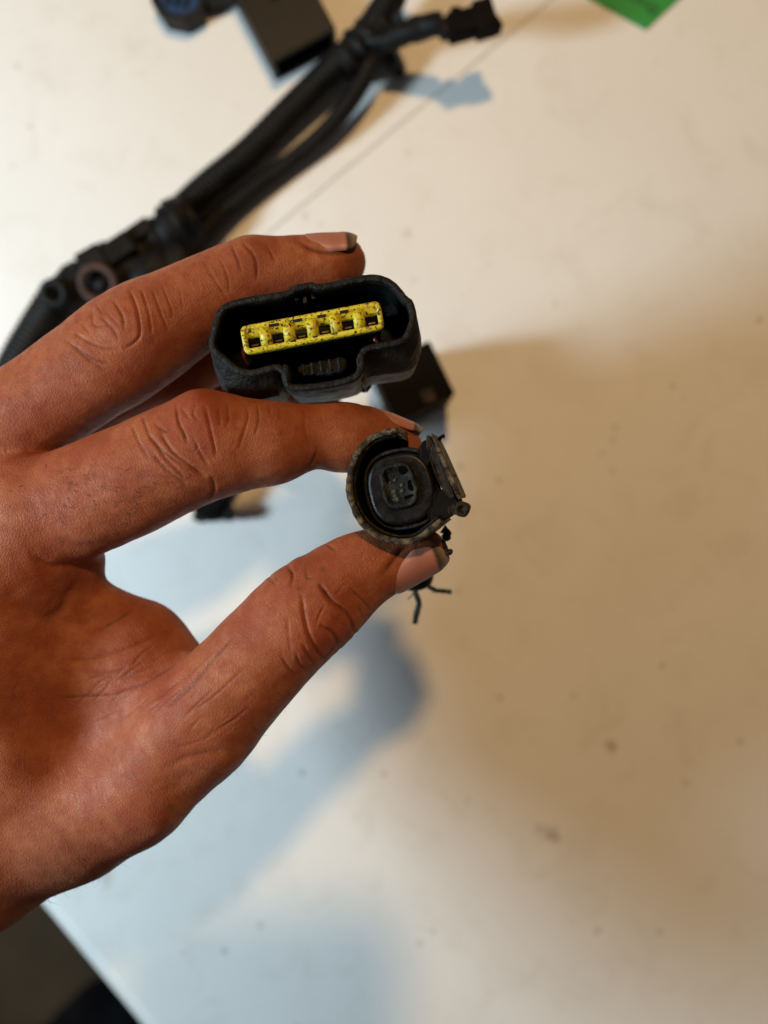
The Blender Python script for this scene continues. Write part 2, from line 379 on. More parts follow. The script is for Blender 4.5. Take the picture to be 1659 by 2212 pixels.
BODY = [  # (u0,v0,d0,r0),(u1,v1,d1,r1) in measuring units
    [(60, 1115, .170, 122), (-70, 1450, .171, 118)], [(-70, 1450, .171, 118), (-190, 1760, .182, 150)],
    [(-60, 960, .184, 120), (-170, 1400, .186, 130)], [(-170, 1400, .186, 130), (-260, 1760, .190, 150)],
    [(-60, 1000, .193, 112), (-200, 1450, .194, 120)], [(-200, 1450, .194, 120), (-270, 1780, .190, 140)],
    [(-60, 1030, .203, 100), (-220, 1480, .203, 105)], [(-220, 1480, .203, 105), (-270, 1780, .192, 130)],
    [(150, 1775, .179, 120), (-60, 1850, .181, 150)], [(-60, 1850, .181, 150), (-330, 1960, .176, 190)],
    [(-330, 1960, .176, 190), (-700, 2330, .150, 215)], [(-260, 1800, .188, 160), (-700, 2200, .155, 190)],
    [(60, 1330, .176, 108), (30, 1640, .180, 130)], [(30, 1640, .180, 130), (200, 1700, .180, 110)],
    [(100, 1390, .186, 95), (300, 1425, .181, 92)], [(300, 1425, .181, 92), (420, 1510, .176, 92)], [(190, 1480, .182, 120), (330, 1580, .178, 110)],
    [(100, 1600, .182, 130), (260, 1600, .180, 105)],
    [(120, 1195, .172, 72), (172, 1218, .175, 46)], [(190, 1335, .182, 70), (300, 1375, .180, 62)],
]
VOX = 0.0010
lo = np.array([-0.165, -0.160, 0.060]); hi = np.array([0.030, 0.075, 0.185])
dims = np.ceil((hi - lo) / VOX).astype(int)
field = np.full(dims, 0.03, np.float32)
ax = [lo[i] + VOX * np.arange(dims[i]) for i in range(3)]

def block(pts, rmax, pad):
    a = np.maximum(((pts.min(0) - rmax - pad - lo) / VOX).astype(int), 0)
    b = np.minimum(((pts.max(0) + rmax + pad - lo) / VOX).astype(int) + 1, dims)
    return a, b

def chain_field(pts, rl, re, a, b):
    X, Y, Z = np.meshgrid(ax[0][a[0]:b[0]], ax[1][a[1]:b[1]], ax[2][a[2]:b[2]], indexing='ij')
    X = X.astype(np.float32); Y = Y.astype(np.float32); Z = Z.astype(np.float32)
    best = np.full(X.shape, 1.0, np.float32)
    for i in range(len(pts) - 1):
        p = pts[i]; d = pts[i+1] - p; L2 = float(d @ d)
        qx, qy, qz = X - p[0], Y - p[1], Z - p[2]
        t = np.clip((qx*d[0] + qy*d[1] + qz*d[2]) / L2, 0, 1)
        qx -= t*d[0]; qy -= t*d[1]; qz -= t*d[2]
        r = rl[i] + t*(rl[i+1]-rl[i]); e = re[i]/rl[i] + t*(re[i+1]/rl[i+1]-re[i]/rl[i])
        dd = np.sqrt(qx*qx + qy*qy + (qz/e)**2) - r
        np.minimum(best, dd, out=best)
    return best

def add(f, a, b, k):
    s = (slice(a[0], b[0]), slice(a[1], b[1]), slice(a[2], b[2]))
    A = field[s]; h = np.clip(0.5 + 0.5*(f - A)/k, 0, 1)
    field[s] = f*(1-h) + A*h - k*h*(1-h)

for seg in BODY:
    pts = np.array([P(*s[:3]) for s in seg]); r = np.array([s[3]/F*s[2] for s in seg])
    a, b = block(pts, r.max(), 0.012); add(chain_field(pts, r, r*0.9, a, b), a, b, 0.009)
for nm, k in (('thumb', 0.006), ('pinky', 0.002), ('ring', 0.0022), ('middle', 0.0028), ('index', 0.0035)):
    pts, rl, re = CH[nm]; a, b = block(pts, rl.max(), 0.010); add(chain_field(pts, rl, re, a, b), a, b, k)

def surface_nets(f):
    ins = f < 0; nx, ny, nz = f.shape
    cnt = sum(ins[i:nx-1+i, j:ny-1+j, k:nz-1+k].astype(np.int8) for i in (0, 1) for j in (0, 1) for k in (0, 1))
    act = (cnt > 0) & (cnt < 8); idx = np.argwhere(act)
    vid = np.full(act.shape, -1, np.int64); vid[act] = np.arange(len(idx))
    acc = np.zeros((len(idx), 3)); w = np.zeros(len(idx))
    corners = [(i, j, k) for i in (0, 1) for j in (0, 1) for k in (0, 1)]
    val = {c: f[idx[:, 0]+c[0], idx[:, 1]+c[1], idx[:, 2]+c[2]] for c in corners}
    for c in corners:
        for axi in range(3):
            if c[axi]: continue
            c2 = list(c); c2[axi] = 1; c2 = tuple(c2)
            x = val[c]; y = val[c2]; m = (x < 0) != (y < 0)
            t = np.where(m, x / np.where(m, x - y, 1), 0)
            p = np.tile(np.array(c, float), (len(idx), 1)); p[:, axi] += t
            acc[m] += p[m]; w[m] += 1
    verts = lo + VOX * (idx + acc / w[:, None])
    faces = []
    for axi in range(3):
        o1, o2 = [(1, 2), (2, 0), (0, 1)][axi]
        s0 = [slice(None)]*3; s1 = [slice(None)]*3
        s0[axi] = slice(0, -1); s1[axi] = slice(1, None)
        A = ins[tuple(s0)]; B = ins[tuple(s1)]
        e = np.argwhere(A != B)
        e = e[(e[:, o1] > 0) & (e[:, o2] > 0) & (e[:, o1] < f.shape[o1]-1) & (e[:, o2] < f.shape[o2]-1)]
        flip = A[e[:, 0], e[:, 1], e[:, 2]]
        q = []
        for (d1, d2) in ((-1, -1), (0, -1), (0, 0), (-1, 0)):
            cc = e.copy(); cc[:, o1] += d1; cc[:, o2] += d2
            q.append(vid[cc[:, 0], cc[:, 1], cc[:, 2]])
        q = np.stack(q, 1); q[~flip] = q[~flip][:, ::-1]; faces.append(q)
    return verts, np.vstack(faces)

V0, F0 = surface_nets(field)
me = bpy.data.meshes.new('person')
me.from_pydata(V0, [], F0.tolist()); me.update()
tmp = bpy.data.objects.new('tmp', me); col.objects.link(tmp)
sm = tmp.modifiers.new('s', 'SMOOTH'); sm.factor = 0.5; sm.iterations = 3
ss = tmp.modifiers.new('d', 'SUBSURF'); ss.levels = 2; ss.render_levels = 2
dg = bpy.context.evaluated_depsgraph_get()
me2 = bpy.data.meshes.new_from_object(tmp.evaluated_get(dg))
bpy.data.objects.remove(tmp)
n = len(me2.vertices)
co = np.empty(n*3); me2.vertices.foreach_get('co', co); co = co.reshape(-1, 3)
no = np.empty(n*3); me2.vertex_normals.foreach_get('vector', no); no = no.reshape(-1, 3)

def proj(c):
    d = H - c[:, 2]; return np.stack([c[:, 0]/d*F + 829.5, 1106 - c[:, 1]/d*F], 1)
uv = proj(co)
raydir = co - np.array([0, 0, H]); raydir /= np.linalg.norm(raydir, axis=1)[:, None]
front = -(no*raydir).sum(1)

def plo(seq, su, u0, sv, v0): return [(u0 + su*x, v0 + sv*y) for x, y in seq]
z3 = lambda s: plo(s, .496, 0, .496, 466.3)
z4 = lambda s: plo(s, .496, 0, .496, 932.6)
z5 = lambda s: plo(s, .4299, 0, .4299, 1261.8)
zt = lambda s: plo(s, .26455, 576, .26455, 1124.7)
zm = lambda s: plo(s, .2976, 0, .2976, 438.9)
zi = lambda s: plo(s, .36375, 329.2, .36375, 822.9)     # close view of the index finger
zb = lambda s: plo(s, .2976, 0, .2976, 822.9)           # index base and web
# creases: polyline, depth in mm, half width in units, darkening (grime and painted crease shade)
CR = [
 (zt([(440, 530), (520, 650), (620, 730), (690, 820), (715, 930)]), .55, 6, .35), (zt([(440, 530), (480, 590), (530, 660)]), .15, 4, 1.0),
 (zt([(690, 560), (800, 670), (860, 745)]), .28, 5, .3), (zt([(290, 620), (300, 740), (340, 920), (400, 1050), (460, 1130)]), .50, 7, .3),
 (zt([(440, 850), (530, 910), (575, 990), (585, 1040)]), .50, 6, .4), (zt([(750, 700), (790, 800)]), .22, 4, .2), (zt([(300, 1010), (340, 1110), (390, 1170)]), .35, 5, .3),
 (zt([(460, 1130), (520, 1060), (560, 1010)]), .25, 4, .2), (zt([(630, 990), (690, 900), (715, 880)]), .2, 4, .15), (zt([(170, 800), (180, 930), (200, 1060)]), .15, 5, 0), (zt([(240, 1080), (270, 1180), (330, 1230)]), .25, 5, .15),
 (zt([(120, 1100), (170, 1190), (230, 1260)]), .2, 5, 0), (zt([(180, 380), (215, 440), (200, 520)]), .4, 6, 0), (zt([(30, 470), (70, 520)]), .35, 6, .2), (zt([(480, 190), (560, 240)]), .2, 5, 0),
 (zt([(320, 400), (330, 470), (390, 470)]), .1, 3, .7), (zt([(610, 540), (570, 600)]), .12, 4, 0), (zt([(470, 690), (430, 770), (400, 850)]), .16, 4, .1), (zt([(540, 780), (600, 830), (660, 870)]), .15, 4, .1),
 (zt([(950, 430), (1000, 370), (1090, 250), (1150, 210)]), .3, 5, .8), (zt([(985, 570), (1010, 600), (1090, 570)]), .2, 5, .5),
 # middle finger knuckle
 (zm([(840, 730), (900, 830), (910, 910)]), .32, 5, .15), (zm([(950, 650), (1000, 780), (1020, 940), (980, 1010), (910, 1050)]), .34, 5, .15), (zm([(1030, 640), (1080, 800), (1100, 940)]), .26, 4, .1),
 (zm([(1110, 640), (1190, 860), (1215, 920)]), .2, 4, .1), (zm([(670, 790), (690, 890), (790, 890)]), .22, 5, .1), (zm([(550, 950), (650, 1010), (760, 1050), (860, 1060)]), .3, 5, .1),
 (zm([(740, 830), (830, 920), (860, 990)]), .25, 5, .1), (zm([(480, 1000), (600, 1080), (700, 1140), (800, 1160)]), .26, 6, .05), (zm([(1180, 600), (1240, 760), (1250, 830)]), .14, 4, 0), (zm([(700, 740), (770, 830)]), .18, 5, 0),
 (zm([(1500, 480), (1600, 620), (1650, 700)]), .12, 5, 0), (zm([(560, 1060), (650, 1140), (760, 1210)]), .18, 6, 0), (zm([(600, 880), (640, 930)]), .2, 6, 0), (zm([(1300, 620), (1330, 760)]), .1, 4, 0), (zm([(760, 780), (880, 900)]), .14, 4, 0),
 # middle finger end joint
 (z3([(1060, 130), (1110, 185), (1120, 270)]), .26, 5, .1), (z3([(1010, 135), (1035, 190), (1050, 240)]), .22, 5, .05), (z3([(1160, 130), (1200, 200)]), .15, 5, 0), (z3([(960, 190), (990, 260), (1000, 330)]), .14, 4, 0), (z3([(890, 200), (940, 280)]), .1, 4, 0),
 (z3([(1300, 110), (1350, 140), (1440, 160), (1530, 160), (1570, 150)]), .3, 5, .75), (z3([(1570, 150), (1578, 230)]), .1, 6, .35),
 # index knuckle (PIP)
 (zi([(150, 160), (160, 250), (190, 310), (205, 360)]), .40, 5, .25), (zi([(265, 170), (250, 210), (275, 240)]), .26, 5, .1), (zi([(320, 180), (345, 290), (365, 380), (375, 440)]), .32, 5, .2),
 (zi([(440, 130), (450, 220), (440, 260)]), .26, 5, .15), (zi([(555, 150), (565, 220), (530, 340), (515, 390)]), .22, 5, .15), (zi([(620, 140), (630, 230), (610, 320)]), .18, 4, .1), (zi([(690, 120), (700, 200)]), .14, 4, .05), (zi([(750, 150), (760, 230)]), .12, 4, 0),
 (zi([(250, 350), (290, 440), (330, 500)]), .22, 5, .1), (zi([(50, 310), (120, 420), (220, 500), (300, 560)]), .36, 6, .1), (zi([(0, 340), (80, 460), (180, 560)]), .32, 6, .1), (zi([(0, 430), (90, 530), (190, 600)]), .24, 6, .05),
 (zi([(20, 260), (80, 300), (110, 280)]), .26, 6, .1), (zi([(340, 690), (365, 650), (355, 580)]), .45, 6, .3), (zi([(975, 400), (965, 450), (930, 505)]), .35, 5, .25), (zi([(900, 180), (905, 290), (930, 380)]), .12, 4, 0), (zi([(1000, 200), (1010, 260)]), .1, 4, 0),
 (zi([(1050, 300), (1080, 270)]), .1, 3, .1), (zi([(180, 180), (230, 240)]), .2, 5, 0), (zi([(390, 170), (400, 260)]), .2, 5, 0), (zi([(200, 400), (250, 420), (270, 380)]), .14, 4, 0),
 (zi([(1225, 120), (1300, 180), (1350, 215)]), .18, 5, .5), (zi([(1470, 290), (1540, 320), (1590, 325)]), .3, 5, .6),
 # index base, web
 (zb([(510, 1540), (490, 1570), (470, 1640), (390, 1720)]), .8, 12, .0), (zb([(300, 1330), (420, 1350), (560, 1340), (680, 1340)]), .45, 9, .0), (zb([(480, 1180), (620, 1190), (800, 1200)]), .35, 9, 0), (zb([(240, 1260), (330, 1340)]), .3, 8, 0),
 (zb([(90, 1600), (230, 1700), (420, 1750), (700, 1770)]), .8, 22, 0), (zb([(720, 1800), (860, 1730), (960, 1660)]), .35, 7, .05), (zb([(1040, 270), (1100, 420), (1250, 560), (1340, 620)]), .24, 5, .05), (zb([(960, 330), (1010, 450), (1080, 560)]), .2, 5, 0),
 (z5([(930, 270), (800, 265), (650, 330), (500, 380), (330, 390)]), .35, 8, 0), (z5([(900, 360), (760, 440), (600, 460), (420, 440)]), .28, 8, 0), (z5([(1100, 260), (1000, 380), (900, 480), (760, 560)]), .28, 9, 0),
 (z5([(1180, 260), (1060, 400), (960, 520), (850, 610)]), .22, 7, 0), (z5([(880, 400), (720, 500), (560, 560)]), .22, 6, 0), (z5([(560, 560), (420, 570), (300, 580)]), .2, 6, 0), (z5([(760, 560), (640, 650), (520, 700)]), .16, 5, 0),
 (z5([(1220, 430), (1080, 560), (960, 640)]), .14, 5, 0), (z5([(1250, 620), (1060, 760), (900, 820)]), .12, 5, 0), (z5([(1160, 840), (980, 860), (830, 930)]), .22, 8, 0), (z5([(430, 120), (480, 180), (420, 200)]), .4, 14, 0),
]
r_ = random.Random(3)
for i in range(26):                                     # fine parallel folds across the web and thumb root
    t = r_.random(); x = 380 + 700*t + r_.uniform(-60, 60); y = 340 + 420*r_.random() + 40*t
    L = r_.uniform(70, 210); a_ = math.radians(-28 + r_.uniform(-14, 14) - 18*t)
    CR.append((z5([(x, y), (x+L*.5*math.cos(a_), y+L*.5*math.sin(a_)-6), (x+L*math.cos(a_), y+L*math.sin(a_))]), r_.uniform(.06, .16), r_.uniform(3.5, 5.5), 0))
def seg_dist(q, pl):
    best = np.full(len(q), 1e9)
    for (x0, y0), (x1, y1) in zip(pl[:-1], pl[1:]):
        dx, dy = x1-x0, y1-y0; L2 = dx*dx+dy*dy+1e-9
        t = np.clip(((q[:, 0]-x0)*dx+(q[:, 1]-y0)*dy)/L2, 0, 1)
        best = np.minimum(best, np.hypot(q[:, 0]-x0-t*dx, q[:, 1]-y0-t*dy))
    return best
disp = np.zeros(n); dirt_crease_shade = np.zeros(n)
vis = front > -0.15
for pl, dep, w, dr in CR:
    if dr >= .7: w *= 1.15
    elif w < 8: w *= 0.62; dep *= 0.85; dep *= 0.95; dr = min(1, max(dr*1.3, 0.50 if dep > .14 else 0.25))  # narrow creases get a minimum darkening: crease shade painted into the colour
    pl = catmull(pl, 6); a = np.array(pl)
    m = vis & (uv[:, 0] > a[:, 0].min()-30-4*w) & (uv[:, 0] < a[:, 0].max()+30+4*w) & (uv[:, 1] > a[:, 1].min()-30-4*w) & (uv[:, 1] < a[:, 1].max()+30+4*w)
    ix = np.where(m)[0]
    if not len(ix): continue
    ds = seg_dist(uv[ix], pl)
    ends = np.minimum(np.hypot(*(uv[ix]-a[0]).T), np.hypot(*(uv[ix]-a[-1]).T))
    fade = np.clip(0.35 + ends / (6*w), 0, 1)
    disp[ix] -= dep*1e-3*fade*(np.exp(-(ds/w)**2) - 0.12*np.exp(-((ds-2.3*w)/(1.6*w))**2))
    if dr: dirt_crease_shade[ix] = np.maximum(dirt_crease_shade[ix], dr*fade*np.exp(-(ds/(w*0.75))**2))
# broad relief: soft bumps (u, v, radius, height mm)
for u, v, r, h in [(425, 872, 48, 1.3), (300, 690, 60, .8), (240, 690, 40, .6), (140, 1600, 95, -3.2), (190, 1540, 70, -1.6), (700, 1360, 40, .6), (655, 1400, 36, .5), (500, 1640, 60, .6), (345, 1790, 60, 1.0), (30, 1620, 60, 1.2),
                   (540, 530, 36, .7), (200, 1180, 60, .5), (610, 1240, 26, .5), (640, 1212, 20, .5), (600, 1060, 60, .4), (735, 1010, 40, .5), (460, 1500, 40, .4), (385, 1705, 46, -.8), (800, 1290, 30, -.3)]:
    ds = np.hypot(uv[:, 0]-u, uv[:, 1]-v); disp += (front > -0.4) * h*1e-3*np.exp(-(ds/r)**2)
co2 = co + no*disp[:, None]
# low-frequency unevenness of real skin
def snoise(c, f, seed):
    g = np.random.default_rng(seed); K_ = g.normal(size=(14, 3)); K_ *= (f*(0.6+0.8*g.random(14))/np.linalg.norm(K_, axis=1))[:, None]
    return np.sin(c @ K_.T + g.random(14)*6.28).sum(1)/math.sqrt(14)
jit = (snoise(co, 420, 1)*0.10 + snoise(co, 1400, 2)*0.035)*1e-3
co2 += no*jit[:, None]
flush = np.zeros(n)
for u, v, r, s in [(690, 1390, 90, .9), (440, 900, 90, .7), (280, 740, 90, .5), (190, 1060, 140, .5), (100, 900, 120, .5), (560, 1340, 90, .5), (300, 1480, 140, .5), (250, 1750, 140, .4), (780, 1200, 70, .4), (60, 1200, 120, .5)]:
    flush = np.maximum(flush, s*np.exp(-(np.hypot(uv[:, 0]-u, uv[:, 1]-v)/r)**2))
# grime on the finger ends
for u, v, r, s in [(770, 560, 26, .45), (790, 870, 22, .7), (905, 945, 18, .4), (950, 1160, 16, .25), (820, 1170, 40, .15), (830, 905, 60, .22), (697, 1231, 5, .7), (646, 1271, 4, .8), (595, 1254, 6, .5), (660, 1290, 5, .35), (760, 1150, 14, .3), (420, 1010, 5, .5), (395, 1045, 5, .45), (360, 1030, 5, .4), (330, 1060, 5, .45), (290, 1075, 5, .4), (250, 1090, 5, .4), (205, 1100, 5, .35), (640, 925, 4, .5)]:
    dirt_crease_shade = np.maximum(dirt_crease_shade, s*np.exp(-(np.hypot(uv[:, 0]-u, uv[:, 1]-v)/r)**2))
along = np.zeros(n); around = np.zeros(n); bd = np.full(n, 1e9)
for kx, nm in enumerate(('index', 'middle', 'thumb', 'ring', 'pinky')):
    pts, rl, re = CH[nm]; s = np.r_[0, np.cumsum(np.linalg.norm(np.diff(pts, axis=0), axis=1))]
    for i in range(len(pts)-1):
        d = pts[i+1]-pts[i]; L = np.linalg.norm(d); t = np.clip(((co-pts[i]) @ d)/(L*L), 0, 1)
        q = co - pts[i] - t[:, None]*d; dist = np.linalg.norm(q, axis=1) - rl[i]
        lat = np.cross(d/L, [0, 0, 1.0]); ang = np.arctan2(q[:, 2], q @ lat)
        mk = dist < bd; bd[mk] = dist[mk]; along[mk] = (s[i] + t*L + kx*0.3)[mk]; around[mk] = (ang*rl[i])[mk]
me2.vertices.foreach_set('co', co2.ravel()); me2.update()
for nm, arr in (('along', along), ('around', around), ('flush', flush), ('dirt_crease_shade', np.clip(dirt_crease_shade, 0, 1))):
    a_ = me2.attributes.new(nm, 'FLOAT', 'POINT'); a_.data.foreach_set('value', arr.astype(np.float32))
me2.shade_smooth(); me2.materials.clear(); me2.materials.append(M['skin']); me2.name = 'person'
hand = bpy.data.objects.new('person', me2); col.objects.link(hand)
tag(hand, 'bare left hand with grimy nails gripping two car connectors over the table', 'person')

# fingernails: curved plates wrapped part way round the digit
def nail(name, a, b, ra, rb, e, down, ph0, ph1, skew=0.0, sq=0.72, sink=0.0):
    A = P(*a); B = P(*b); d = (B-A); L = d.length; t = d/L
    zc = Vector((0, 0, 1)); zc = (zc - t*zc.dot(t)).normalized()
    lat = t.cross(zc).normalized()
    if (lat.y > 0) == down: lat = -lat
    NU, NV = 26, 22; V = []; tip = []
    for i in range(NU):
        s = i/(NU-1)
        # width profile: rounded at the cuticle, squarish at the free edge
        w = 1.0
        if s < 0.25: w = math.sqrt(max(0.0, 1-((0.25-s)/0.25)**2))*0.5+0.5
        if s > sq: w = math.sqrt(max(0.0, 1-((s-sq)/(1-sq+0.01))**2))*0.42+0.58
        r = (ra + (rb-ra)*s)/F*a[2]
        for j in range(NV):
            q = j/(NV-1)*2-1; p1 = ph1 - skew*max(0.0, 1-s/.55); ph = math.radians((ph0+p1)/2 + (p1-ph0)/2*q*w)
            bow = (0.06*(1-q*q))*L*(1 if s > .5 else -1)*abs(s-.5)*2
            lift = 0.00022*math.sin(math.pi*min(1, s*1.4)) - sink*max(0.0, 0.22-s)/0.22 - 0.0007*abs(q)**5*(1-max(0, s-.75)*3) - 0.0011*max(0.0, (s-.78)/.22)**2
            p = A + d*s + t*bow + (lat*math.cos(ph) + zc*math.sin(ph)*e)*(r+lift)
            V.append(p); tip.append(s)
    Fc = [(i*NV+j, i*NV+j+1, (i+1)*NV+j+1, (i+1)*NV+j) for i in range(NU-1) for j in range(NV-1)]
    o = obj(name, V, Fc, M['nail'], hand)
    at = o.data.attributes.new('tipw', 'FLOAT', 'POINT'); at.data.foreach_set('value', np.array(tip, np.float32))
    m_ = o.modifiers.new('solid', 'SOLIDIFY'); m_.thickness = 0.00045; m_.offset = -1
    return o
nail('fingernail', (818, 1220, .166), (953, 1179, .166), 78, 49, .86, True, -16, 102, skew=48, sink=0.0014)
nail('fingernail', (792, 953, .171), (905, 966, .1725), 77, 48, .95, False, -65, 50, skew=20, sink=0.0012)
nail('fingernail', (648, 587, .177), (773, 567, .178), 75, 65, .95, False, -50, 80, skew=30, sink=0.0016, sq=.80)

# short body hair
bvh = BVHTree.FromPolygons([tuple(v) for v in V0], F0.tolist())
HV, HF = [], []
rr = random.Random(11)
def hair(u, v, ang, L, curl, lift=0.35, R0=0.000036):
    o_ = Vector((0, 0, H)); d = (P(u, v, .2) - o_).normalized()
    hit, nr, _, _ = bvh.ray_cast(o_, d)
    if hit is None: return
    t = Vector((math.cos(ang), math.sin(ang), 0)); t = (t - nr*t.dot(nr)).normalized()
    s = nr.cross(t); pts = []
    for k in range(7):
        f = k/6
        pts.append(hit + nr*(0.00005 + L*lift*f*(1-f*0.35)) + t*L*f + s*curl*L*f*f)
    rad = [R0*(1-0.75*k/6) for k in range(7)]
    V, Fc = tube_geo(pts, rad, 3, False); n0 = len(HV)
    HV.extend(V); HF.extend([tuple(n0+i for i in f) for f in Fc])
for k in range(70): hair(rr.uniform(120, 420), rr.uniform(1000, 1130), math.radians(rr.uniform(-80, 20)), rr.uniform(.0015, .004), rr.uniform(-.6, .6))
for k in range(60): hair(rr.gauss(250, 90), rr.gauss(1065, 40), math.radians(rr.uniform(-60, 10)), rr.uniform(.0004, .0014), rr.uniform(-.6, .6), .2, .00007)
for k in range(80): hair(rr.uniform(0, 330), rr.uniform(1450, 1980), math.radians(rr.uniform(-110, -40)), rr.uniform(.002, .005), rr.uniform(-.5, .5))
for k in range(50): hair(rr.uniform(0, 170), rr.uniform(700, 900), math.radians(rr.uniform(10, 90)), rr.uniform(.0015, .004), rr.uniform(-.4, .4))
for k in range(46):                                          # fringe along the lower edge of the wrist and thumb
    t = rr.random(); e_ = [(20, 1992), (110, 1932), (240, 1862), (330, 1802), (430, 1690), (520, 1615), (620, 1495)]
    x = t*(len(e_)-1); i = min(int(x), len(e_)-2); f = x-i
    hair(e_[i][0]*(1-f)+e_[i+1][0]*f - rr.uniform(0, 22), e_[i][1]*(1-f)+e_[i+1][1]*f - rr.uniform(0, 22), math.radians(rr.uniform(-80, -20)), rr.uniform(.002, .0055), rr.uniform(-.7, .7), .45, .00005)
obj('body_hair', HV, HF, M['hair'], hand, kind='stuff')

# ------------------------------------------------------------------ connector with yellow insert
mm = 0.001
c1 = empty('electrical_connector', P(674, 709.6, .1600), 'black oval plug with a speckled yellow insert wedged between two fingers', 'connector')
K = 0.0331*mm
def zc(x, y): return ((x-800)*K, -(y-480)*K)
OUT = [(120, 560), (145, 470), (160, 390), (200, 330), (260, 297), (350, 275), (500, 250), (640, 230), (672, 195), (750, 178), (805, 170), (835, 188), (950, 165), (1110, 130), (1190, 120), (1280, 135), (1340, 170), (1390, 225), (1425, 272), (1462, 292), (1490, 400), (1470, 470), (1430, 560), (1370, 590), (1300, 605), (1200, 622), (1142, 640), (1138, 760), (1110, 805), (1060, 835), (880, 875), (700, 890), (640, 880), (605, 840), (595, 745), (500, 770), (400, 795), (320, 780), (260, 745), (205, 690), (150, 650), (122, 600)]
O = resample(chaikin([zc(*p) for p in OUT], 1), 210)
nzr = np.array([noise.noise(Vector((p[0], p[1], 0))*900) for p in O])
def ring3(p, z): return [(x, y, z if not hasattr(z, '__len__') else z[i]) for i, (x, y) in enumerate(p)]
lx = O[:, 0]*math.cos(.185)+O[:, 1]*math.sin(.185); ly = -O[:, 0]*math.sin(.185)+O[:, 1]*math.cos(.185)
OB = O.copy(); crn = np.clip((-ly+1*mm)/(5*mm), 0, 1)*np.clip((np.abs(lx-.3*mm)-8.6*mm)/(1.0*mm), 0, 1); OB[:, 1] -= 4.2*mm*crn; OB[:, 0] += np.sign(lx)*1.7*mm*crn*np.clip((np.abs(lx)-12*mm)/(5*mm), 0, 1)
I1 = inset(O, 1.5*mm); Ii = inset(O, 1.65*mm)
rim_z = nzr*0.28*mm
V, Fc = rings([ring3(inset(OB, 3.0*mm)*0.9, -23*mm), ring3(inset(OB, .7*mm)*0.97, -22.5*mm), ring3(inset(OB, .25*mm), -20*mm), ring3(inset(OB, -.2*mm), -6*mm), ring3(OB*.6+O*.4, -2.4*mm), ring3(inset(O, -.05*mm), -1.2*mm), ring3(O, rim_z-.35*mm), ring3(inset(O, .3*mm), rim_z), ring3(inset(O, 1.2*mm), rim_z), ring3(I1, rim_z-.4*mm), ring3(inset(O, 1.55*mm), -2.0*mm)], True, False)
sh = obj('shell', V, Fc, M['shell'], c1)
V, Fc = rings([ring3(inset(O, 1.54*mm), -1.9*mm), ring3(Ii, -14*mm)], False, True)
obj('cavity', V, Fc, M['cav_shade'], c1)
th = math.radians(10.6)
ctr = Vector((*zc(796, 462), 0))
def L1(x, y, z=0): return ctr + Vector((x*math.cos(th)-y*math.sin(th), x*math.sin(th)+y*math.cos(th), z))*mm
def rrect(w, h, r, seg=6):
    p = []
    for cx, cy, a0 in ((w/2-r, h/2-r, 0), (-w/2+r, h/2-r, 90), (-w/2+r, -h/2+r, 180), (w/2-r, -h/2+r, 270)):
        for k in range(seg+1):
            a = math.radians(a0+90*k/seg); p.append((cx+r*math.cos(a), cy+r*math.sin(a)))
    return np.array(p)
def lring(p, z): return [L1(x, y, z) for x, y in p]
# black block carrying the insert
V, Fc = rings([lring(rrect(30.0, 5.8, 1.2), -3.0), lring(rrect(30.0, 5.8, 1.2), -14.5)])
obj('insert_block', V, Fc, M['black'], c1)
# yellow frame
w, h = 31.2, 6.4
a = rrect(w, h, 1.3)
V, Fc = rings([lring(a*0.985, -3.4), lring(a, -3.0), lring(a, -1.9), lring(rrect(w-.5, h-.5, 1.1), -1.6), lring(rrect(w-1.9, h-2.3, .5), -1.62), lring(rrect(w-2.2, h-2.6, .45), -1.9), lring(rrect(w-2.2, h-2.6, .45), -3.4)], False, False)
ins = obj('yellow_insert', V, Fc, M['yellow'], c1)
pit = 5.2
for i in range(5):
    x = (i-2)*pit
    prof = [(-1.25, -2.9), (-1.2, -2.0), (-.85, -1.45), (0, -1.18), (.85, -1.45), (1.2, -2.0), (1.25, -2.9)]
    V = [L1(x+px, 2.0, pz-.1) for px, pz in prof] + [L1(x+px*1.05, .3, pz+.05) for px, pz in prof] + [L1(x+px*1.1, -1.95, pz-.15) for px, pz in prof]
    Fc = [(j*7+k, j*7+k+1, (j+1)*7+k+1, (j+1)*7+k) for j in range(2) for k in range(6)] + [tuple(range(7)), tuple(range(14, 21))]
    obj('rib', V, Fc, M['yellow'], ins)
for i in range(6):
    x = (i-2.5)*pit; wdt = 3.0
    prof = [(1.95, -1.75), (1.2, -1.95), (.55, -2.25), (.3, -2.75), (.3, -2.98)]
    V = [L1(x-wdt/2, y, z) for y, z in prof] + [L1(x+wdt/2, y, z) for y, z in prof] + [L1(x-wdt/2, 1.95, -2.98), L1(x+wdt/2, 1.95, -2.98)]
    Fc = [(k, k+1, 6+k-1+0, 5+k) if False else (k, k+1, 5+k+1, 5+k) for k in range(4)]
    obj('socket_lip', V, Fc, M['yellow'], ins)
    V = [L1(x+sx*.75, y, -2.9) for sx, y in ((-1, -1.35), (1, -1.35), (1, -1.05), (-1, -1.05))]
    obj('terminal', [*V, *[v + Vector((0, 0, .25*mm)) for v in V]], [(0, 1, 2, 3), (4, 5, 6, 7), (0, 1, 5, 4), (1, 2, 6, 5), (2, 3, 7, 6), (3, 0, 4, 7)], M['metal'], ins, smooth=False)
